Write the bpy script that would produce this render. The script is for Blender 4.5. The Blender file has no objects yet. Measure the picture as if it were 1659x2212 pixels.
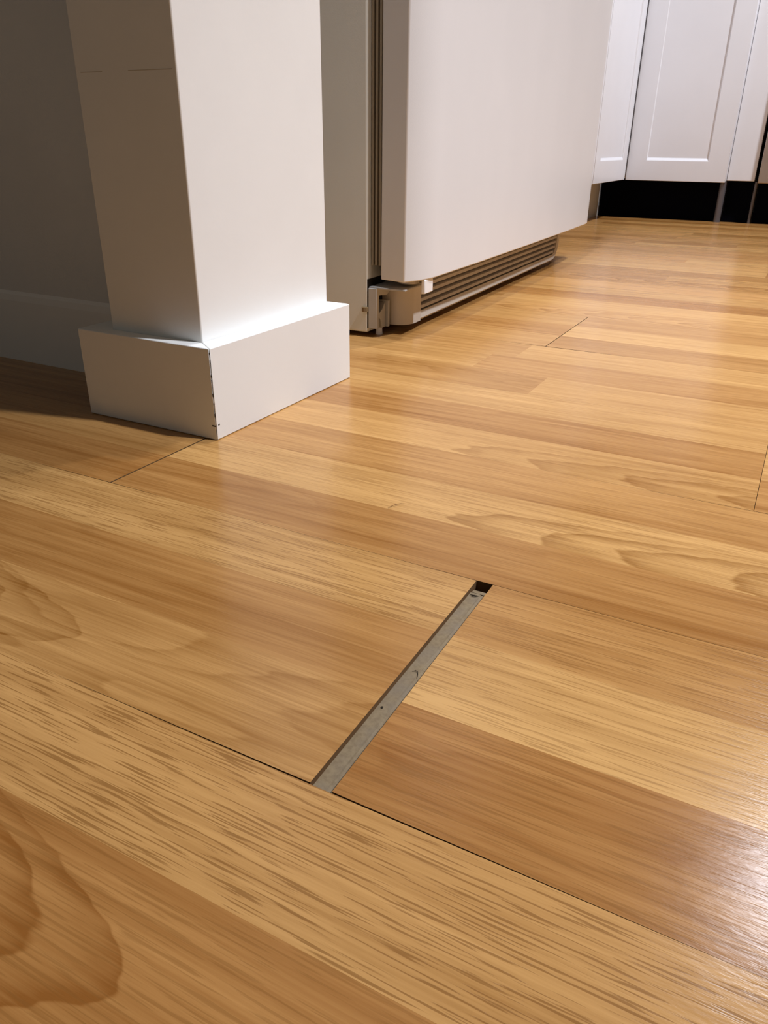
import bpy, bmesh, math, random
from mathutils import Matrix, Vector

# ------------------------------------------------------------------ scene, camera, light
sc = bpy.context.scene
COL = sc.collection
sc.view_settings.view_transform = 'Standard'
sc.view_settings.look = 'None'
sc.view_settings.gamma = 1.0
sc.view_settings.use_curve_mapping = False
sc.view_settings.exposure = 0.07

F_PX, PITCH, ROLL, YAW, CAM_H = 1645.42, 0.450566, 0.0103798, -0.4843757, 0.242038
fw = Vector((math.cos(PITCH) * math.sin(YAW), math.cos(PITCH) * math.cos(YAW), -math.sin(PITCH)))
r0 = Vector((math.cos(YAW), -math.sin(YAW), 0))
u0 = r0.cross(fw)
rr = r0 * math.cos(ROLL) + u0 * math.sin(ROLL)
uu = u0 * math.cos(ROLL) - r0 * math.sin(ROLL)
cam = bpy.data.cameras.new('camera')
cam.sensor_fit = 'HORIZONTAL'
cam.sensor_width = 36.0
cam.lens = F_PX / 1659 * 36.0
cam.clip_start = 0.01
cam_o = bpy.data.objects.new('camera', cam)
COL.objects.link(cam_o)
M = Matrix((rr, uu, -fw)).transposed().to_4x4()
M.translation = Vector((0, 0, CAM_H))
cam_o.matrix_world = M
sc.camera = cam_o

world = bpy.data.worlds.new('world')
sc.world = world
world.use_nodes = True
world.node_tree.nodes['Background'].inputs[0].default_value = (1.0, 0.98, 0.90, 1)
world.node_tree.nodes['Background'].inputs[1].default_value = 0.075


def downlight(name, loc, aim, power, angle, blend, radius, color):
    l = bpy.data.lights.new(name, 'SPOT')
    l.energy = power
    l.color = color
    l.spot_size = math.radians(angle)
    l.spot_blend = blend
    l.shadow_soft_size = radius
    o = bpy.data.objects.new(name, l)
    COL.objects.link(o)
    o.location = loc
    o.rotation_euler = (Vector(aim) - Vector(loc)).to_track_quat('-Z', 'Y').to_euler()
    return o


LAMP_WHITE = (0.945, 0.99, 1.09)
downlight('ceiling_lamp_kitchen', (0.445, 2.53, 2.37), (0.0, 2.4, 0.0), 250, 104, 0.9, 0.07, LAMP_WHITE)
downlight('ceiling_lamp_room', (0.95, 0.86, 2.37), (0.54, 0.78, 0.0), 290, 80, 0.9, 0.05, LAMP_WHITE)
downlight('ceiling_lamp_refrigerator', (-0.38, 0.87, 2.37), (-0.28, 1.42, 0.0), 95, 64, 0.9, 0.04, LAMP_WHITE)


# ------------------------------------------------------------------ helpers
def tag(o, label=None, cat=None, group=None, kind=None):
    for k, v in (('label', label), ('category', cat), ('group', group), ('kind', kind)):
        if v:
            o[k] = v
    return o


def empty(name, loc=(0, 0, 0), rz=0.0):
    o = bpy.data.objects.new(name, None)
    COL.objects.link(o)
    o.location = loc
    o.rotation_euler = (0, 0, rz)
    o.empty_display_size = 0.05
    return o


def obj(name, bm, mat, parent=None, smooth=None, bevel=None):
    me = bpy.data.meshes.new(name)
    bmesh.ops.recalc_face_normals(bm, faces=bm.faces)
    bm.to_mesh(me)
    bm.free()
    o = bpy.data.objects.new(name, me)
    COL.objects.link(o)
    if mat:
        me.materials.append(mat)
    if parent:
        o.parent = parent
    if smooth:
        for p in me.polygons:
            p.use_smooth = True
        me.set_sharp_from_angle(angle=math.radians(smooth))
    if bevel:
        m = o.modifiers.new('bevel', 'BEVEL')
        m.width = bevel
        m.segments = 3
        m.limit_method = 'ANGLE'
        m.angle_limit = math.radians(20)
        m.harden_normals = False
        for p in me.polygons:
            p.use_smooth = True
        me.set_sharp_from_angle(angle=math.radians(20))
    return o


def box(bm, x0, x1, y0, y1, z0, z1):
    vs = [bm.verts.new(p) for p in ((x0, y0, z0), (x1, y0, z0), (x1, y1, z0), (x0, y1, z0),
                                    (x0, y0, z1), (x1, y0, z1), (x1, y1, z1), (x0, y1, z1))]
    for f in ((0, 3, 2, 1), (4, 5, 6, 7), (0, 1, 5, 4), (1, 2, 6, 5), (2, 3, 7, 6), (3, 0, 4, 7)):
        bm.faces.new([vs[i] for i in f])


def BX(*a):
    bm = bmesh.new()
    box(bm, *a)
    return bm


def prism(bm, pts, fn):
    """closed outline pts extruded: fn(p, t) gives the 3D point at t = 0 and 1"""
    a = [bm.verts.new(fn(p, 0)) for p in pts]
    b = [bm.verts.new(fn(p, 1)) for p in pts]
    n = len(pts)
    bm.faces.new(a)
    bm.faces.new(list(reversed(b)))
    for i in range(n):
        bm.faces.new((a[i], b[i], b[(i + 1) % n], a[(i + 1) % n]))


def cyl(bm, c, r, z0, z1, n=20, r1=None):
    r1 = r if r1 is None else r1
    a = [bm.verts.new((c[0] + r * math.cos(2 * math.pi * i / n), c[1] + r * math.sin(2 * math.pi * i / n), z0)) for i in range(n)]
    b = [bm.verts.new((c[0] + r1 * math.cos(2 * math.pi * i / n), c[1] + r1 * math.sin(2 * math.pi * i / n), z1)) for i in range(n)]
    bm.faces.new(list(reversed(a)))
    bm.faces.new(b)
    for i in range(n):
        bm.faces.new((a[i], a[(i + 1) % n], b[(i + 1) % n], b[i]))


def tube(bm, pts, r, n=6):
    """round strand along pts with tapering ends"""
    rings = []
    m = len(pts)
    for i, p in enumerate(pts):
        p = Vector(p)
        d = (Vector(pts[min(i + 1, m - 1)]) - Vector(pts[max(i - 1, 0)])).normalized()
        s = d.cross(Vector((0, 0, 1))).normalized()
        t = s.cross(d)
        rad = r * (0.35 if i in (0, m - 1) else 1.0)
        rings.append([bm.verts.new(p + s * rad * math.cos(2 * math.pi * k / n) + t * rad * math.sin(2 * math.pi * k / n)) for k in range(n)])
    for a, b in zip(rings, rings[1:]):
        for k in range(n):
            bm.faces.new((a[k], a[(k + 1) % n], b[(k + 1) % n], b[k]))
    bm.faces.new(rings[0])
    bm.faces.new(list(reversed(rings[-1])))


# ------------------------------------------------------------------ materials
class NT:
    def __init__(self, name):
        self.m = bpy.data.materials.new(name)
        self.m.use_nodes = True
        self.t = self.m.node_tree
        self.b = self.t.nodes['Principled BSDF']

    def n(self, typ, **kw):
        nd = self.t.nodes.new(typ)
        for k, v in kw.items():
            setattr(nd, k, v)
        return nd

    def put(self, sock, v):
        if isinstance(v, bpy.types.NodeSocket):
            self.t.links.new(v, sock)
        elif v is not None:
            sock.default_value = v

    def math(self, op, a, b=None, c=None, clamp=False):
        nd = self.n('ShaderNodeMath', operation=op, use_clamp=clamp)
        for i, v in enumerate((a, b, c)):
            if v is not None:
                self.put(nd.inputs[i], v)
        return nd.outputs[0]

    def noise(self, vec, scale=1.0, detail=2.0, rough=0.5, dist=0.0):
        nd = self.n('ShaderNodeTexNoise')
        self.put(nd.inputs['Vector'], vec)
        nd.inputs['Scale'].default_value = scale
        nd.inputs['Detail'].default_value = detail
        nd.inputs['Roughness'].default_value = rough
        nd.inputs['Distortion'].default_value = dist
        return nd.outputs[0]

    def comb(self, x, y, z):
        nd = self.n('ShaderNodeCombineXYZ')
        for i, v in enumerate((x, y, z)):
            self.put(nd.inputs[i], v)
        return nd.outputs[0]

    def smooth(self, v, lo, hi, a=0.0, b=1.0):
        nd = self.n('ShaderNodeMapRange', interpolation_type='SMOOTHSTEP')
        self.put(nd.inputs[0], v)
        for i, q in enumerate((lo, hi, a, b)):
            self.put(nd.inputs[i + 1], q)
        return nd.outputs[0]

    def mix(self, f, a, b, mode='MIX'):
        nd = self.n('ShaderNodeMix', data_type='RGBA', blend_type=mode)
        self.put(nd.inputs[0], f)
        self.put(nd.inputs[6], a)
        self.put(nd.inputs[7], b)
        return nd.outputs[2]

    def obj_xyz(self):
        tc = self.n('ShaderNodeTexCoord')
        s = self.n('ShaderNodeSeparateXYZ')
        self.t.links.new(tc.outputs['Object'], s.inputs[0])
        return tc.outputs['Object'], s.outputs[0], s.outputs[1], s.outputs[2]


def paint(name, col, rough=0.4, spec=0.5, bump=0.0, scale=60.0, mottle=0.03, metal=0.0, coat=0.0):
    """painted or moulded surface: flat colour with faint mottling and an optional roller texture"""
    k = NT(name)
    v, x, y, z = k.obj_xyz()
    n = k.noise(v, 9.0, 3.0)
    dk = tuple(c * (1 - mottle * 2) for c in col[:3]) + (1,)
    k.put(k.b.inputs['Base Color'], k.mix(k.smooth(n, 0.3, 0.7), dk, tuple(col[:3]) + (1,)))
    k.b.inputs['Roughness'].default_value = rough
    k.b.inputs['Specular IOR Level'].default_value = spec
    k.b.inputs['Metallic'].default_value = metal
    k.b.inputs['Coat Weight'].default_value = coat
    if bump:
        bn = k.n('ShaderNodeBump')
        bn.inputs['Strength'].default_value = bump
        bn.inputs['Distance'].default_value = 0.0006
        k.put(bn.inputs['Height'], k.noise(v, scale, 3.0))
        k.put(k.b.inputs['Normal'], bn.outputs[0])
    return k.m


def wood_material():
    k = NT('oak_strip_laminate')
    v, x, y, z = k.obj_xyz()
    at = k.n('ShaderNodeAttribute', attribute_name='strip')
    sp = k.n('ShaderNodeSeparateColor')
    k.t.links.new(at.outputs['Color'], sp.inputs[0])
    tone, red, fig = sp.outputs[0], sp.outputs[1], sp.outputs[2]
    sd = k.n('ShaderNodeAttribute', attribute_name='seed').outputs['Fac']
    tk = k.n('ShaderNodeAttribute', attribute_name='ticks').outputs['Fac']
    xs = k.math('ADD', x, k.math('MULTIPLY', sd, 7.31))
    ys = k.math('ADD', y, k.math('MULTIPLY', sd, 3.17))

    def vec(sx, sy, dz=0.0):
        return k.comb(k.math('MULTIPLY', xs, sx), k.math('MULTIPLY', ys, sy), k.math('ADD', k.math('MULTIPLY', sd, 13.0), dz))
    broad = k.noise(vec(2.8, 36.0), 1.0, 3.0, 0.55, 0.4)
    # growth rings: contour lines of a slow field -> cathedral loops
    wob = k.noise(vec(26.0, 120.0, 9.0), 1.0, 2.0)
    field = k.noise(vec(3.0, 19.0, 5.0), 1.0, 1.0, 0.4, 0.15)
    ph = k.math('FRACT', k.math('ADD', k.math('MULTIPLY', field, 11.0), k.math('MULTIPLY', wob, 0.5)))
    ring = k.math('MULTIPLY', k.math('POWER', ph, 2.2), k.smooth(ph, 0.9, 1.0, 1.0, 0.0))
    ring = k.math('MULTIPLY', ring, fig)
    # cathedral arches: nested parabolas about a heart line
    ar = k.n('ShaderNodeAttribute', attribute_name='arch')
    asp = k.n('ShaderNodeSeparateColor')
    k.t.links.new(ar.outputs['Color'], asp.inputs[0])
    astr = at.outputs['Alpha']
    ax, ay, ad = (k.math('SUBTRACT', q, 10.0) for q in asp.outputs[:3])
    dy = k.math('SUBTRACT', y, ay)
    dy2 = k.math('MULTIPLY', dy, dy)
    p = k.math('MULTIPLY', k.math('SUBTRACT', x, ax), k.math('MULTIPLY', ad, 17.0))
    p = k.math('SUBTRACT', p, k.math('MULTIPLY', dy2, 1700.0))
    p = k.math('ADD', p, k.math('MULTIPLY', k.math('SUBTRACT', k.noise(vec(30.0, 60.0, 11.0), 1.0, 2.0), 0.5), 1.0))
    fp = k.math('FRACT', p)
    arch = k.math('MULTIPLY', k.math('POWER', k.math('SUBTRACT', 1.0, fp), 1.8), k.smooth(fp, 0.0, 0.10))
    arch = k.math('MULTIPLY', arch, k.smooth(k.math('ABSOLUTE', dy), 0.016, 0.048, 1.0, 0.2))
    arch = k.math('MULTIPLY', arch, k.smooth(p, 0.0, 0.1))
    arch = k.math('MULTIPLY', arch, astr)
    # straight grain
    fine = k.noise(vec(6.0, 380.0, 2.0), 1.0, 3.0, 0.6)
    mid = k.noise(vec(3.6, 120.0, 4.0), 1.0, 2.0, 0.5, 0.3)
    hair = k.noise(vec(14.0, 900.0, 6.0), 1.0, 2.0, 0.6)
    # pores: short dark dashes
    p1 = k.noise(vec(31.0, 960.0, 1.0), 1.0, 1.5, 0.5, 0.25)
    clump = k.noise(vec(5.0, 230.0, 7.0), 1.0, 2.0)
    lim = k.math('SUBTRACT', 0.600, k.math('MULTIPLY', clump, 0.14))
    pore = k.smooth(k.math('SUBTRACT', p1, lim), 0.0, 0.10)
    pore = k.math('MULTIPLY', pore, tk)
    # value: 0 dark .. 1 light
    val = k.math('ADD', tone, k.math('MULTIPLY', k.math('SUBTRACT', broad, 0.5), 0.75))
    val = k.math('ADD', val, k.math('MULTIPLY', k.math('SUBTRACT', mid, 0.5), 0.62))
    val = k.math('ADD', val, k.math('MULTIPLY', k.math('SUBTRACT', fine, 0.5), 0.60))
    val = k.math('ADD', val, k.math('MULTIPLY', k.math('SUBTRACT', hair, 0.5), 0.40))
    val = k.math('SUBTRACT', val, k.math('ADD', k.math('MULTIPLY', ring, 0.45), k.math('MULTIPLY', arch, 0.60)), clamp=True)
    warm = k.mix(val, (0.235, 0.097, 0.017, 1), (0.565, 0.320, 0.112, 1))
    rosy = k.mix(val, (0.235, 0.086, 0.017, 1), (0.490, 0.242, 0.076, 1))
    base = k.mix(red, warm, rosy)
    base = k.mix(k.math('MULTIPLY', pore, 0.70), base, (0.205, 0.085, 0.019, 1))
    k.put(k.b.inputs['Base Color'], base)
    rgh = k.math('ADD', 0.165, k.math('MULTIPLY', k.noise(v, 14.0, 3.0), 0.10))
    k.put(k.b.inputs['Roughness'], rgh)
    k.b.inputs['Specular IOR Level'].default_value = 0.27
    bn = k.n('ShaderNodeBump')
    bn.inputs['Strength'].default_value = 0.22
    bn.inputs['Distance'].default_value = 0.0003
    h = k.math('ADD', k.noise(vec(160.0, 700.0, 3.0), 1.0, 3.0), k.math('MULTIPLY', pore, -0.4))
    k.put(bn.inputs['Height'], h)
    k.put(k.b.inputs['Normal'], bn.outputs[0])
    return k.m


def fibre_material():
    k = NT('fibreboard_core')
    v, x, y, z = k.obj_xyz()
    a = k.noise(v, 420.0, 4.0, 0.6)
    b = k.noise(v, 60.0, 2.0)
    c = k.mix(k.smooth(a, 0.3, 0.7), (0.165, 0.112, 0.055, 1), (0.220, 0.158, 0.083, 1))
    c = k.mix(k.smooth(b, 0.35, 0.7, 0.0, 0.6), c, (0.165, 0.127, 0.087, 1))
    k.put(k.b.inputs['Base Color'], c)
    k.b.inputs['Roughness'].default_value = 0.7
    bn = k.n('ShaderNodeBump')
    bn.inputs['Strength'].default_value = 0.4
    bn.inputs['Distance'].default_value = 0.0004
    k.put(bn.inputs['Height'], a)
    k.put(k.b.inputs['Normal'], bn.outputs[0])
    return k.m


WOOD = wood_material()
FIBRE = fibre_material()
CORE = paint('board_edge', (0.16, 0.085, 0.035), 0.8, 0.2, mottle=0.1)
UNDERLAY = paint('underlay', (0.03, 0.012, 0.008), 0.9, 0.1)
WALL = paint('wall_paint', (0.76, 0.76, 0.75), 0.55, 0.3, bump=0.25, scale=350.0)
TRIM = paint('trim_paint', (0.86, 0.85, 0.82), 0.42, 0.4, bump=0.12, scale=180.0, mottle=0.015)
FRIDGE = paint('white_enamel', (0.76, 0.75, 0.75), 0.32, 0.5, bump=0.10, scale=900.0, mottle=0.01)
FRIDGE_BODY = paint('beige_enamel', (0.72, 0.72, 0.665), 0.45, 0.4, bump=0.10, scale=900.0, mottle=0.02)
GASKET = paint('door_seal', (0.30, 0.25, 0.18), 0.6, 0.3)
PLASTIC = paint('grille_plastic', (0.60, 0.54, 0.47), 0.42, 0.45, mottle=0.04)
WHITE_PLASTIC = paint('white_plastic', (0.90, 0.88, 0.87), 0.35, 0.5)
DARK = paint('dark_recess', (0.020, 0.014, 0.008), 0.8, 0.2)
BRACKET = paint('zinc_bracket', (0.52, 0.50, 0.47), 0.45, 0.5, mottle=0.08)
CABINET = paint('cabinet_lacquer', (0.86, 0.86, 0.89), 0.25, 0.5, mottle=0.01)
CARCASS = paint('carcass_board', (0.74, 0.74, 0.70), 0.6, 0.3)
BLACK = paint('kick_void_black', (0.0010, 0.0012, 0.0040), 0.7, 0.04)  # near-black colour stands in for the shade in the open kick void
STEEL = paint('brushed_steel', (0.52, 0.46, 0.42), 0.35, 0.5, metal=0.85, mottle=0.05)
GREY_METAL = paint('grey_leg', (0.16, 0.15, 0.16), 0.4, 0.5, metal=0.4)
CRACK = paint('paint_crack', (0.60, 0.55, 0.46), 0.8, 0.2)
HAIR = paint('brown_hair', (0.20, 0.085, 0.025), 0.5, 0.4)
SPECK = paint('dark_speck', (0.03, 0.02, 0.012), 0.8, 0.2)

# ------------------------------------------------------------------ floor
rnd = random.Random(11)
# strips: three to a board; y of every strip edge
EDGES = [-0.500, -0.437, -0.373, -0.310, -0.247, -0.183, -0.120, -0.057, 0.0067, 0.070, 0.1335,   # nearer boards
         0.1968, 0.2615, 0.3229, 0.385, 0.449, 0.512, 0.577, 0.643, 0.709, 0.776, 0.849, 0.922, 0.996,
         1.069, 1.143, 1.2164]
while EDGES[-1] < 4.2:
    EDGES.append(EDGES[-1] + 0.0735)
I0 = EDGES.index(0.1968)
DEPTH = 0.0085
T, R, Fg, K = 0, 1, 2, 3
# hand-set staves: board index (0 = the one with the gap), strip, x range -> tone, red, figure, ticks, seed
SPEC = {
    (-1, 2): [(-1.2, 1.5, 0.76, 0.38, 0.10, 1.0, 0.37)],
    (-1, 1): [(-1.2, 1.5, 0.50, 0.90, 0.10, 0.55, 0.81)],
    (-1, 0): [(-1.2, 1.5, 0.44, 0.6, 0.3, 0.5, 0.12)],
    (0, 0): [(-1.4, -0.1375, 0.58, 0.35, 0.65, 0.30, 0.53), (-0.1268, 1.2, 0.37, 0.85, 0.35, 0.65, 0.29)],
    (0, 1): [(-1.4, -0.1375, 0.36, 0.55, 0.20, 0.35, 0.66), (-0.1268, 1.2, 0.84, 0.10, 0.30, 0.60, 0.91)],
    (0, 2): [(-1.4, -0.1375, 0.60, 0.10, 0.10, 0.85, 0.44), (-0.1268, 1.2, 0.55, 0.45, 0.15, 0.75, 0.17)],
    (1, 0): [(-1.6, -0.4462, 0.30, 0.6, 0.2, 0.3, 0.73), (-0.4460, 0.80, 0.36, 0.55, 0.30, 0.45, 0.05)],
    (1, 1): [(-1.6, -0.4462, 0.52, 0.2, 0.2, 0.4, 0.58), (-0.4460, 0.80, 0.70, 0.10, 0.20, 0.5, 0.97)],
    (1, 2): [(-1.6, -0.4462, 0.45, 0.3, 0.2, 0.4, 0.21), (-0.4460, 0.80, 0.52, 0.45, 0.15, 0.45, 0.34)],
    (2, 0): [(-1.3, 0.0049, 0.66, 0.20, 0.25, 0.4, 0.62), (0.0053, 1.3, 0.36, 0.6, 0.2, 0.4, 0.19)],
    (2, 1): [(-1.3, 0.0049, 0.40, 0.50, 0.30, 0.35, 0.86), (0.0053, 1.3, 0.66, 0.2, 0.2, 0.4, 0.42)],
    (2, 2): [(-1.3, 0.0049, 0.66, 0.15, 0.25, 0.35, 0.48), (0.0053, 1.3, 0.5, 0.4, 0.2, 0.4, 0.77)],
    (3, 0): [(-1.0, -0.235, 0.46, 0.35, 0.4, 0.3, 0.15), (-0.235, 1.0, 0.64, 0.20, 0.2, 0.3, 0.69)],
    (3, 1): [(-1.0, -0.33, 0.62, 0.2, 0.2, 0.3, 0.25), (-0.33, 1.0, 0.52, 0.45, 0.2, 0.3, 0.55)],
    (3, 2): [(-1.0, -0.30, 0.50, 0.3, 0.2, 0.3, 0.95), (-0.30, 1.0, 0.70, 0.15, 0.2, 0.3, 0.08)],
    (4, 0): [(-1.4, -0.2832, 0.58, 0.25, 0.2, 0.3, 0.39), (-0.2826, 1.1, 0.46, 0.35, 0.2, 0.3, 0.79)],
    (4, 1): [(-1.4, -0.2832, 0.42, 0.45, 0.2, 0.3, 0.59), (-0.2826, 1.1, 0.74, 0.05, 0.2, 0.3, 0.32)],
    (4, 2): [(-1.4, -0.2832, 0.60, 0.15, 0.2, 0.3, 0.02), (-0.2826, 1.1, 0.50, 0.4, 0.2, 0.3, 0.64)],
}
# joints across a board: (board, x left, x right)
JOINTS = {0: (-0.1375, -0.1268), 1: (-0.4462, -0.4460), 2: (0.0049, 0.0053), 4: (-0.2832, -0.2826)}
JW = {1: 0.0016, 2: 0.0004, 4: 0.0012}


def seam_half(b, x):
    """half width of the open seam on the near side of board b"""
    if b == 0:
        return 0.00002 + 0.00042 * max(0.0, 1 - abs(x + 0.13) / 0.17)
    if b == 1:
        return 0.00005 + 0.00016 * max(0.0, 1 - abs(x + 0.13) / 0.25) + 0.0004 * max(0.0, 1 - abs(x + 0.46) / 0.06)
    if b == 2:
        return 0.00005 + 0.00028 * max(0.0, 1 - abs(x - 0.03) / 0.14)
    if b == 4:
        return 0.00012 + 0.0009 * max(0.0, 1 - abs(x + 0.26) / 0.10)
    return 0.0001


# cathedral figure: (board, strip, left side of the joint?) -> strength, x of first tip, y of the heart, direction it opens
ARCH = {(1, 1, 1): (1.0, -0.1885, 0.4620, 1.0), (-1, 1, 1): (0.9, -0.1460, 0.0925, -1.7), (0, 0, 0): (0.65, -0.3050, 0.2262, -0.9),
        (2, 0, 0): (0.75, -0.2450, 0.5905, 0.8)}


def arch_of(b, s, x0, x1):
    key = (b, s, 1 if x0 > -0.5 or b < 0 else 0)
    if key in ARCH:
        return ARCH[key]
    if (b, s) in SPEC or rnd.random() > 0.3:
        return (0.0, 0.0, 0.0, 1.0)
    k = I0 + 3 * b + s
    return (0.7, x0 + 0.1, EDGES[k] + (EDGES[k + 1] - EDGES[k]) * rnd.uniform(0.2, 0.8), 0.8)


X_LO, X_HI = -2.2, 3.2


def staves(b, s):
    if (b, s) in SPEC:
        out = list(SPEC[(b, s)])
    else:
        out = []
        x = X_LO + rnd.random() * 0.5
        while x < X_HI:
            n = x + 0.35 + rnd.random() * 0.5
            out.append((x, n, rnd.choice((0.34, 0.42, 0.50, 0.58, 0.66, 0.72)) + rnd.uniform(-.04, .04), rnd.uniform(0.1, 0.7),
                        rnd.choice((0.1, 0.2, 0.3, 0.6)), rnd.uniform(0.2, 0.5), rnd.random()))
            x = n
    # fill to the ends
    while out[0][0] > X_LO:
        x1 = out[0][0]
        out.insert(0, (max(X_LO, x1 - 0.6), x1, rnd.uniform(.36, .68), rnd.uniform(.1, .7), rnd.uniform(.1, .4), rnd.uniform(.2, .5), rnd.random()))
    while out[-1][1] < X_HI:
        x0 = out[-1][1]
        out.append((x0, min(X_HI, x0 + 0.6), rnd.uniform(.36, .68), rnd.uniform(.1, .7), rnd.uniform(.1, .4), rnd.uniform(.2, .5), rnd.random()))
    return out


def make_floor():
    verts, faces, attr, mats = [], [], [], []

    def quad(p, at, mi):
        i = len(verts)
        verts.extend(p)
        faces.append(tuple(range(i, i + len(p))))
        attr.append(at)
        mats.append(mi)
    nb_first = -(I0 // 3) - 1
    for b in range(nb_first, (len(EDGES) - 1 - I0) // 3):
        k = I0 + 3 * b
        if k < 0 or k + 3 >= len(EDGES):
            continue
        jt = JOINTS.get(b)
        for s in range(3):
            for (x0, x1, tone, red, fig, tick, seed) in staves(b, s):
                if jt and b in JW:          # widen the hairline joint a little
                    jc = (jt[0] + jt[1]) / 2
                    if abs(x1 - jt[0]) < 1e-6:
                        x1 = jc - JW[b] / 2
                    if abs(x0 - jt[1]) < 1e-6:
                        x0 = jc + JW[b] / 2
                ac = arch_of(b, s, x0, x1)
                n = max(1, int((x1 - x0) / 0.05))
                for q in range(n):
                    xa, xb = x0 + (x1 - x0) * q / n, x0 + (x1 - x0) * (q + 1) / n

                    def ya(x):
                        return EDGES[k + s] + (seam_half(b, x) if s == 0 else 0)

                    def yb(x):
                        return EDGES[k + s + 1] - (seam_half(b + 1, x) if s == 2 else 0)
                    at = (tone, red, fig, tick, seed, ac)
                    quad([(xa, ya(xa), 0), (xb, ya(xb), 0), (xb, yb(xb), 0), (xa, yb(xa), 0)], at, 0)
                    if s == 0:
                        quad([(xa, ya(xa), -DEPTH), (xb, ya(xb), -DEPTH), (xb, ya(xb), 0), (xa, ya(xa), 0)], at, 1)
                    if s == 2:
                        quad([(xa, yb(xa), 0), (xb, yb(xb), 0), (xb, yb(xb), -DEPTH), (xa, yb(xa), -DEPTH)], at, 1)
                    if jt and q == n - 1 and abs(x1 - jt[0]) < 2e-3:
                        quad([(xb, ya(xb), -DEPTH), (xb, yb(xb), -DEPTH), (xb, yb(xb), 0), (xb, ya(xb), 0)], at, 1)
                    if jt and q == 0 and abs(x0 - jt[1]) < 2e-3:
                        quad([(xa, ya(xa), 0), (xa, yb(xa), 0), (xa, yb(xa), -DEPTH), (xa, ya(xa), -DEPTH)], at, 1)
    z = (0, 0, 0, 0, 0, (0, 0, 0, 1))
    quad([(X_LO, EDGES[0], -DEPTH), (X_HI, EDGES[0], -DEPTH), (X_HI, EDGES[-1], -DEPTH), (X_LO, EDGES[-1], -DEPTH)], z, 2)
    quad([(X_LO, EDGES[0], -0.02), (X_LO, EDGES[-1], -0.02), (X_HI, EDGES[-1], -0.02), (X_HI, EDGES[0], -0.02)], z, 2)
    me = bpy.data.meshes.new('floor')
    me.from_pydata(verts, [], faces)
    for m in (WOOD, CORE, UNDERLAY):
        me.materials.append(m)
    for nm, ty in (('strip', 'FLOAT_COLOR'), ('arch', 'FLOAT_COLOR'), ('seed', 'FLOAT'), ('ticks', 'FLOAT')):
        me.attributes.new(nm, ty, 'CORNER')
    a1, a2, a3, a4 = (me.attributes[nm] for nm in ('strip', 'seed', 'ticks', 'arch'))
    for p, at, mi in zip(me.polygons, attr, mats):
        p.material_index = mi
        for li in p.loop_indices:
            ac = at[5]
            a1.data[li].color = (at[0], at[1], at[2], ac[0])
            a4.data[li].color = (ac[1] + 10, ac[2] + 10, ac[3] + 10, 1)   # colours hold no negative numbers
            a2.data[li].value = at[4]
            a3.data[li].value = at[3]
    o = bpy.data.objects.new('floor', me)
    COL.objects.link(o)
    return tag(o, 'glossy oak strip floor with an open gap between two board ends', kind='structure')


floor = make_floor()
# the tongue that shows inside the gap: two levels, ends short of the far board
gx0, gx1, gy0, gy1 = -0.1375, -0.1268, 0.1978, 0.3848
bm = bmesh.new()
ys = [gy0 - 0.0008 + (gy1 - 0.0085 - gy0) * i / 14 for i in range(15)]
prof = [(gx0 - 0.004, -0.0084), (gx0 - 0.004, -0.0034), (gx0 + 0.0064, -0.0031), (gx0 + 0.0069, -0.0036), (gx1 - 0.0023, -0.0037), (gx1 - 0.0021, -0.0084)]
jr = random.Random(3)
rows = [[bm.verts.new((px, y, pz + (jr.uniform(-1, 1) * 0.00012 if 0 < j < 4 else 0))) for j, (px, pz) in enumerate(prof)] for y in ys]
for a, b_ in zip(rows, rows[1:]):
    for j in range(len(prof) - 1):
        bm.faces.new((a[j], a[j + 1], b_[j + 1], b_[j]))
bm.faces.new(rows[0])
bm.faces.new(list(reversed(rows[-1])))
tongue = obj('tongue', bm, FIBRE, floor)
tag(tongue, 'greyish tan fibreboard tongue showing inside the gap')
obj('tongue_end', BX(gx0 + 0.0004, gx1 - 0.0002, gy1 - 0.0082, gy1 - 0.0052, -0.0084, -0.0037), FIBRE, floor)

# ------------------------------------------------------------------ walls and ceiling
tag(obj('wall_left', BX(-2.2, -0.572, 0.6045, 0.7045, 0, 2.4), WALL), 'dim white wall running left behind the post', kind='structure')
bm = bmesh.new()
prism(bm, [(0.602, 0), (0.602, 0.072), (0.6030, 0.079), (0.6045, 0.083), (0.6045, 0)], lambda p, t: (-2.2 if t == 0 else -0.588, p[0], p[1]))
tag(obj('baseboard_left', bm, TRIM), 'white baseboard along the dim wall left of the post', kind='structure')
tag(obj('wall_back', BX(-1.35, 3.2, 3.72, 3.82, 0, 2.4), WALL), 'white wall behind the kitchen cabinets', kind='structure')
tag(obj('wall_side', BX(-1.45, -1.35, 0.7045, 3.82, 0, 2.4), WALL), 'white wall behind the refrigerator', kind='structure')
tag(obj('ceiling', BX(-2.2, 3.2, -0.5, 3.82, 2.4, 2.5), WALL), 'white ceiling', kind='structure')

# ------------------------------------------------------------------ post with plinth
post = empty('post', (-0.5115, 0.618, 0))
tag(post, 'white square post on a boxed plinth in front of the refrigerator', 'post')
P = Vector((-0.5115, 0.618, 0))


def local(bm, o):
    bmesh.ops.translate(bm, verts=bm.verts, vec=-Vector(o))
    return bm


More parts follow.
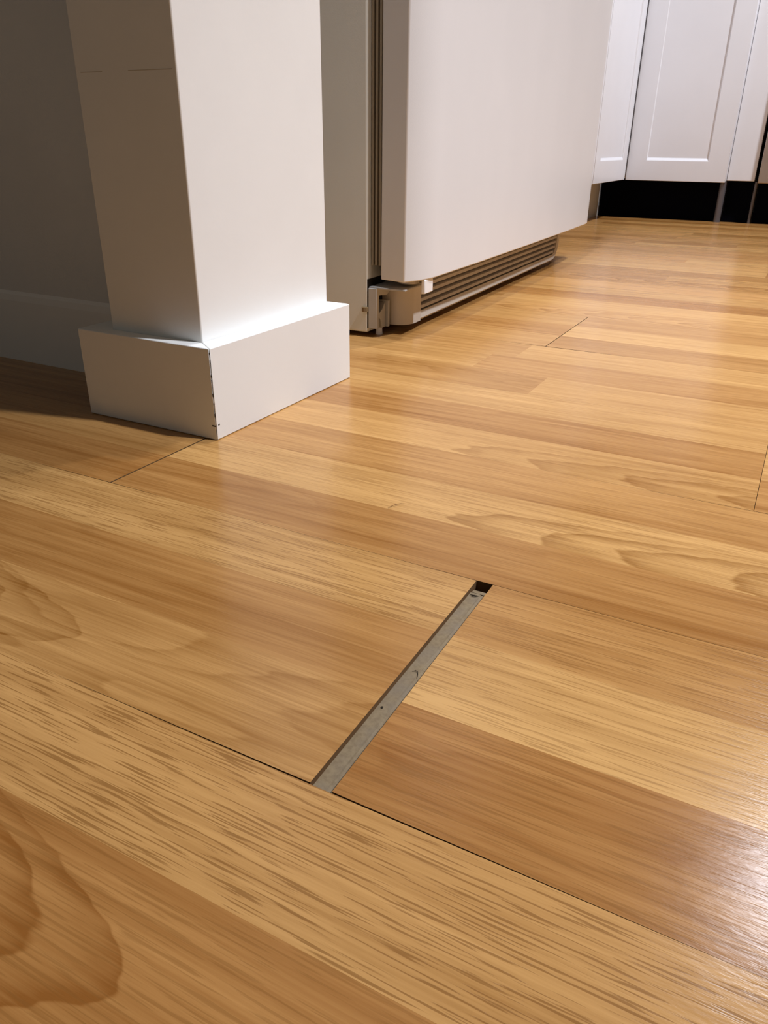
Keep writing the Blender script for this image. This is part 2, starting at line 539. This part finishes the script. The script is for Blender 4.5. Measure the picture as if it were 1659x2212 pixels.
SX0, SX1, SY0, SY1 = -0.5600, -0.4527, 0.5144, 0.7215
bm = bmesh.new()
box(bm, SX0, SX1, SY0, SY1, 0.0, 2.4)
obj('shaft', local(bm, P), TRIM, post, bevel=0.0012)
for xa, xb in ((SX0 + 0.006, SX0 + 0.030), (SX0 + 0.058, SX1 - 0.004)):
    obj('hairline_crack', local(BX(xa, xb, SY0 - 0.00008, SY0 + 0.0005, 0.2915, 0.2921), P), CRACK, post)
PX0, PX1, PY0, PY1, PZ = -0.5905, -0.4330, 0.4999, 0.7362, 0.0832


def plinth_board(pts):
    bm = bmesh.new()
    prism(bm, pts, lambda p, t: (p[0], p[1], 0.0002 + t * (PZ - 0.0002)))
    return obj('plinth_board', local(bm, P), TRIM, post, bevel=0.0009)


ix0, ix1, iy0, iy1 = SX0 - 0.0002, SX1 + 0.0002, SY0 - 0.0002, SY1 + 0.0002
e = 0.00035
plinth_board([(PX0, PY0), (PX1 - e, PY0), (ix1 - e, iy0), (ix0, iy0)])
plinth_board([(PX1, PY0 + e), (PX1, PY1), (ix1, iy1), (ix1, iy0 + e)])
plinth_board([(PX1 - e, PY1), (PX0, PY1), (ix0, iy1), (ix1 - e, iy1)])
plinth_board([(PX0, 0.6015), (PX0, PY0 + e), (ix0, iy0 + e), (ix0, 0.6015)])
# chipped paint along the mitre
bm = bmesh.new()
cr = random.Random(5)
for zc, ln, w in ((0.0790, .0015, .0003), (0.0715, .003, .0002), (0.0590, .0022, .0004), (0.0545, .003, .0003), (0.0420, .0028, .0004), (0.0340, .0018, .0002), (0.0235, .003, .0003)):
    box(bm, PX1 - 0.00045 - w, PX1 - 0.0002, PY0 - 0.00012, PY0 + 0.0006, zc - ln / 2, zc + ln / 2)
box(bm, PX1 - 0.0045, PX1 - 0.0002, PY0 - 0.00012, PY0 + 0.0006, 0.0128, 0.0140)
box(bm, PX1 - 0.0010, PX1 + 0.00010, PY0 + 0.0030, PY0 + 0.0050, 0.0132, 0.0146)
obj('chipped_paint', local(bm, P), SPECK, post)

# ------------------------------------------------------------------ refrigerator (slightly turned)
RZ = math.radians(1.70)
fr = empty('refrigerator', (-0.4427, 0.9935, 0), RZ)
tag(fr, 'white refrigerator with rounded door and louvred kick grille behind the post', 'refrigerator')
# local axes: x = outward (u), y = along the door (v)
FW0, FW1 = -0.067, 0.930
bm = bmesh.new()
box(bm, -0.70, -0.0745, FW0, FW1, 0.006, 1.75)
obj('body', bm, FRIDGE_BODY, fr, bevel=0.003)
prof = [(-0.0575, -0.0610)] + [(-0.1193 * (1 - math.cos(math.radians(a))), -0.005 - 0.1193 * math.sin(math.radians(a))) for a in range(33, 0, -3)] + [
        (0.0, 0.0), (0.0022, 0.15), (0.0030, 0.43), (0.0022, 0.72), (0.0, 0.875), (-0.0012, 0.900), (-0.004, 0.918), (-0.009, 0.930),
        (-0.016, 0.936), (-0.0575, 0.930)]
bm = bmesh.new()
prism(bm, prof, lambda p, t: (p[0], p[1], 0.0775 + t * 1.66))
door = obj('door', bm, FRIDGE, fr, smooth=25)
bv = door.modifiers.new('bevel', 'BEVEL')
bv.width = 0.0018
bv.segments = 3
bv.limit_method = 'ANGLE'
bv.angle_limit = math.radians(50)
# hinge boss under the door corner and the white stop
bm = bmesh.new()
cyl(bm, (-0.030, -0.030), 0.014, 0.0715, 0.0777, 24)
obj('hinge_boss', bm, PLASTIC, door)
bm = bmesh.new()
box(bm, -0.0090, -0.0035, -0.0360, -0.0080, 0.0590, 0.0776)
obj('door_stop', bm, WHITE_PLASTIC, door, bevel=0.0012)
bm = bmesh.new()
box(bm, -0.0750, -0.0570, FW0 + 0.014, FW1 - 0.012, 0.100, 1.735)
for u in (-0.0720, -0.0665, -0.0610):
    box(bm, u - 0.0014, u + 0.0014, FW0 + 0.0095, FW1 - 0.008, 0.095, 1.738)
obj('door_seal', bm, GASKET, fr)
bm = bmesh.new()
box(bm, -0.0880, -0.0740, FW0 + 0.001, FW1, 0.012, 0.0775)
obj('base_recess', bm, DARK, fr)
# hinge bracket
bm = bmesh.new()
prism(bm, [(-0.0665, 0.012), (-0.0665, 0.066), (-0.012, 0.066), (-0.012, 0.058), (-0.028, 0.056), (-0.034, 0.0535), (-0.0585, 0.056), (-0.0585, 0.012)],
      lambda p, t: (-0.0735 + t * 0.0125, p[0], p[1]))
box(bm, -0.0740, -0.0200, -0.0640, 0.0000, 0.0650, 0.0675)
obj('hinge_bracket', bm, BRACKET, fr, bevel=0.0006)
bm = bmesh.new()
prism(bm, [(-0.0575, 0.031), (-0.0575, 0.027), (-0.0520, 0.023), (-0.0470, 0.010), (-0.0380, 0.010), (-0.0380, 0.044), (-0.0460, 0.036)],
      lambda p, t: (-0.0735 + t * 0.0115, p[0], p[1]))
box(bm, -0.0735, -0.0580, -0.0360, -0.0310, 0.010, 0.046)
obj('bracket_plate', bm, BRACKET, fr, bevel=0.0006)
for fv in (-0.0420, 0.870):
    bm = bmesh.new()
    cyl(bm, (-0.0690, fv), 0.0050, 0.0, 0.0095, 16, 0.0042)
    obj('levelling_foot', bm, WHITE_PLASTIC, fr)
bm = bmesh.new()
cyl(bm, (-0.0775, FW0 - 0.0012), 0.0045, 0.035, 0.041, 14)
obj('side_bolt', bm, paint('rust_bolt', (0.20, 0.13, 0.06), 0.6, 0.3), fr)

# kick grille: rounded-corner frame around louvres
ZB, ZT = 0.0112, 0.0700
GU = -0.0330
v0, v1 = -0.0300, 0.7900
inner0, inner1 = 0.0180, 0.7740


def arc(cx_, cz_, r, a0, a1, n=8):
    return [(cx_ + r * math.cos(math.radians(a0 + (a1 - a0) * i / n)), cz_ + r * math.sin(math.radians(a0 + (a1 - a0) * i / n))) for i in range(n + 1)]


outer = [(inner0, ZT), (inner0, ZB)] + arc(v1 - 0.048, ZB + 0.048, 0.048, -90, 0, 10) + [(v1, ZT)]
inn = [(inner0, ZT), (inner0, ZB + 0.0130)] + arc(v1 - 0.048, ZB + 0.048, 0.0355, -90, 0, 10) + [(v1 - 0.0125, ZT)]
bm = bmesh.new()
n = len(outer)
A = [[bm.verts.new((u, p[0], p[1])) for p in ring] for (ring, u) in ((outer, GU - 0.030), (outer, GU - 0.003), ([(a * .75 + c * .25, b_ * .75 + d * .25) for (a, b_), (c, d) in zip(outer, inn)], GU),
                                                                       (inn, GU - 0.002), (inn, GU - 0.030))]
for r0_, r1_ in zip(A, A[1:]):
    for i in range(n - 1):
        bm.faces.new((r0_[i], r0_[i + 1], r1_[i + 1], r1_[i]))
grille = obj('kick_grille', bm, PLASTIC, fr, smooth=50)
# rounded solid end cap near the post
cap = [(GU - 0.040, -0.0250)] + [(GU - 0.022 + 0.022 * math.sin(math.radians(a)), -0.0010 - 0.024 * math.cos(math.radians(a))) for a in range(0, 91, 10)] + [(GU, 0.0200), (GU - 0.046, 0.0200)]
bm = bmesh.new()
prism(bm, cap, lambda p, t: (p[0], p[1], ZB + t * (0.0640 - ZB)))
obj('grille_end_cap', bm, PLASTIC, grille, smooth=40)
for i in range(5):
    zc = ZB + 0.0165 + i * 0.0098
    vend = v1 - 0.048 + math.sqrt(max(0.0, 0.0365 ** 2 - max(0.0, ZB + 0.048 - zc) ** 2))
    bm = bmesh.new()
    prism(bm, [(GU - 0.0045, zc - 0.0018), (GU - 0.0030, zc - 0.0010), (GU - 0.0040, zc + 0.0030), (GU - 0.0150, zc + 0.0075), (GU - 0.0160, zc + 0.0058)],
          lambda p, t: (p[0], inner0 - 0.001 if t == 0 else vend, p[1]))
    obj('louvre', bm, PLASTIC, grille)
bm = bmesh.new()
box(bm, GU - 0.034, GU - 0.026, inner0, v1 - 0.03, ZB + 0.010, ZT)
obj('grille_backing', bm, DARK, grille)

# ------------------------------------------------------------------ kitchen cabinets
def shaker(bm, x0, x1, z0, z1, y, th=0.019, rail=0.066, dep=0.0055, bev=0.0015, low=0.009):
    """panelled door in the plane y, facing -y"""
    o_ = [(x0, z0), (x1, z0), (x1, z1), (x0, z1)]
    i1 = [(x0 + rail, z0 + rail), (x1 - rail, z0 + rail), (x1 - rail, z1 - rail), (x0 + rail, z1 - rail)]
    r2 = rail + bev
    i2 = [(x0 + r2, z0 + rail + low), (x1 - r2, z0 + rail + low), (x1 - r2, z1 - r2), (x0 + r2, z1 - r2)]
    L = [[bm.verts.new((p[0], yy, p[1])) for p in ring] for ring, yy in ((o_, y + th), (o_, y), (i1, y), (i2, y + dep))]
    for a, b_ in zip(L, L[1:]):
        for i in range(4):
            bm.faces.new((a[i], a[(i + 1) % 4], b_[(i + 1) % 4], b_[i]))
    bm.faces.new(L[-1])
    bm.faces.new(list(reversed(L[0])))


CB = 0.1345
YF = 3.10
cab = empty('base_cabinet', (-0.47, 3.40, 0))
tag(cab, 'white panelled base cabinet facing forward in the kitchen corner, bright line low on its door', 'cabinet', 'kitchen base cabinets')
O = (-0.47, 3.40, 0)
obj('carcass', local(BX(-0.700, -0.3050, YF + 0.021, 3.70, CB + 0.001, 0.85), O), CABINET, cab)
bm = bmesh.new()
shaker(bm, -0.6475, -0.3070, CB - 0.004, 0.845, YF)
obj('door', local(bm, O), CABINET, cab, bevel=0.0012)
obj('plinth', local(BX(-0.743, -0.305, 3.152, 3.170, 0.0, CB), O), BLACK, cab)  # dark sheet painting the shade of the open void behind the leg
for lx, ly in ((-0.3130, 3.128),):
    bm = bmesh.new()
    cyl(bm, (lx, ly), 0.0110, 0.012, CB, 20)
    cyl(bm, (lx, ly), 0.0115, 0.0, 0.014, 20, 0.0112)
    obj('leg', local(bm, O), GREY_METAL, cab, smooth=40)

cab2 = empty('base_cabinet', (-0.26, 3.40, 0))
tag(cab2, 'narrow white base cabinet between the panelled corner cabinet and the steel appliance', 'cabinet', 'kitchen base cabinets')
O = (-0.26, 3.40, 0)
obj('carcass', local(BX(-0.3005, -0.217, YF + 0.040, 3.70, CB + 0.003, 0.85), O), CABINET, cab2)
obj('door', local(BX(-0.3040, -0.2150, YF + 0.0205, YF + 0.035, CB + 0.002, 0.845), O), CABINET, cab2, bevel=0.0015)
obj('plinth', local(BX(-0.3005, -0.217, 3.152, 3.170, 0.0, CB), O), BLACK, cab2)  # dark sheet again, void shade under the narrow cabinet
bm = bmesh.new()
cyl(bm, (-0.2080, 3.135), 0.0052, 0.0, CB, 14)
obj('leg', local(bm, O), GREY_METAL, cab2, smooth=40)

app = empty('kitchen_appliance', (0.10, 3.40, 0))
tag(app, 'steel fronted appliance at the right edge beside the narrow cabinet', 'appliance')
O = (0.10, 3.40, 0)
obj('body', local(BX(-0.200, 0.395, YF + 0.03, 3.70, CB, 0.85), O), DARK, app)
obj('front_panel', local(BX(-0.203, 0.397, YF - 0.002, YF + 0.028, CB - 0.003, 0.845), O), STEEL, app, bevel=0.003)
obj('plinth', local(BX(-0.200, 0.395, 3.152, 3.170, 0.0, CB), O), BLACK, app)  # same dark sheet, painted shade of the void under the appliance

ret = empty('base_cabinet', (-0.97, 2.50, 0))
tag(ret, 'white base cabinet facing right between the refrigerator and the kitchen corner', 'cabinet', 'kitchen base cabinets')
O = (-0.97, 2.50, 0)
XR = -0.6490


def turn(bm):
    """built facing -y with x along the run; turn it to face +x"""
    for v_ in bm.verts:
        x_, y_, z_ = v_.co
        v_.co = (-y_, x_, z_)
    return bm


obj('carcass', local(BX(-1.34, XR - 0.021, 2.00, 3.092, CB + 0.001, 0.85), O), CABINET, ret)
for (a_, b2) in ((2.015, 2.628), (2.632, 3.0915)):
    bm = bmesh.new()
    shaker(bm, a_, b2, CB - 0.003, 0.845, -XR)
    obj('door', local(turn(bm), O), CABINET, ret, bevel=0.0012)
obj('plinth', local(BX(-0.765, -0.745, 2.00, 3.146, 0.0, CB), O), CARCASS, ret)

# ------------------------------------------------------------------ small things lying about
bm = bmesh.new()
tube(bm, [(-0.2330, 0.4487, 0.0006), (-0.2318, 0.4522, 0.0011), (-0.2300, 0.4563, 0.0014), (-0.2280, 0.4594, 0.0011), (-0.2256, 0.4617, 0.0006)], 0.00022)
tag(obj('hair_strand', bm, HAIR, smooth=60), 'short curved brown hair lying on the oak boards right of the post', 'hair')
bm = bmesh.new()
tube(bm, [(-0.1345, 0.2885, -0.0030), (-0.1330, 0.2897, -0.0026), (-0.1316, 0.2892, -0.0026), (-0.1306, 0.2872, -0.0028), (-0.1300, 0.2848, -0.0033)], 0.00018)
tag(obj('wood_fibre', bm, SPECK, smooth=60), 'thin curled dark fibre lying midway along the floor gap', 'fibre')
bm = bmesh.new()
bmesh.ops.create_icosphere(bm, subdivisions=2, radius=0.0006)
for v_ in bm.verts:
    v_.co = Vector((v_.co.x * 1.1, v_.co.y * 1.3, v_.co.z * 0.7)) + Vector((-0.1350, 0.2566, -0.0030))
tag(obj('dirt_speck', bm, SPECK, smooth=60), 'tiny dark speck lying in the near half of the floor gap', 'speck')
bm = bmesh.new()
tube(bm, [(-0.1366, 0.3722, -0.0028), (-0.1345, 0.3716, -0.0024), (-0.1328, 0.3720, -0.0025), (-0.1312, 0.3730, -0.0028)], 0.0004)
tag(obj('wood_splinter', bm, SPECK, smooth=60), 'dark sliver lying across the far end of the floor gap', 'splinter')
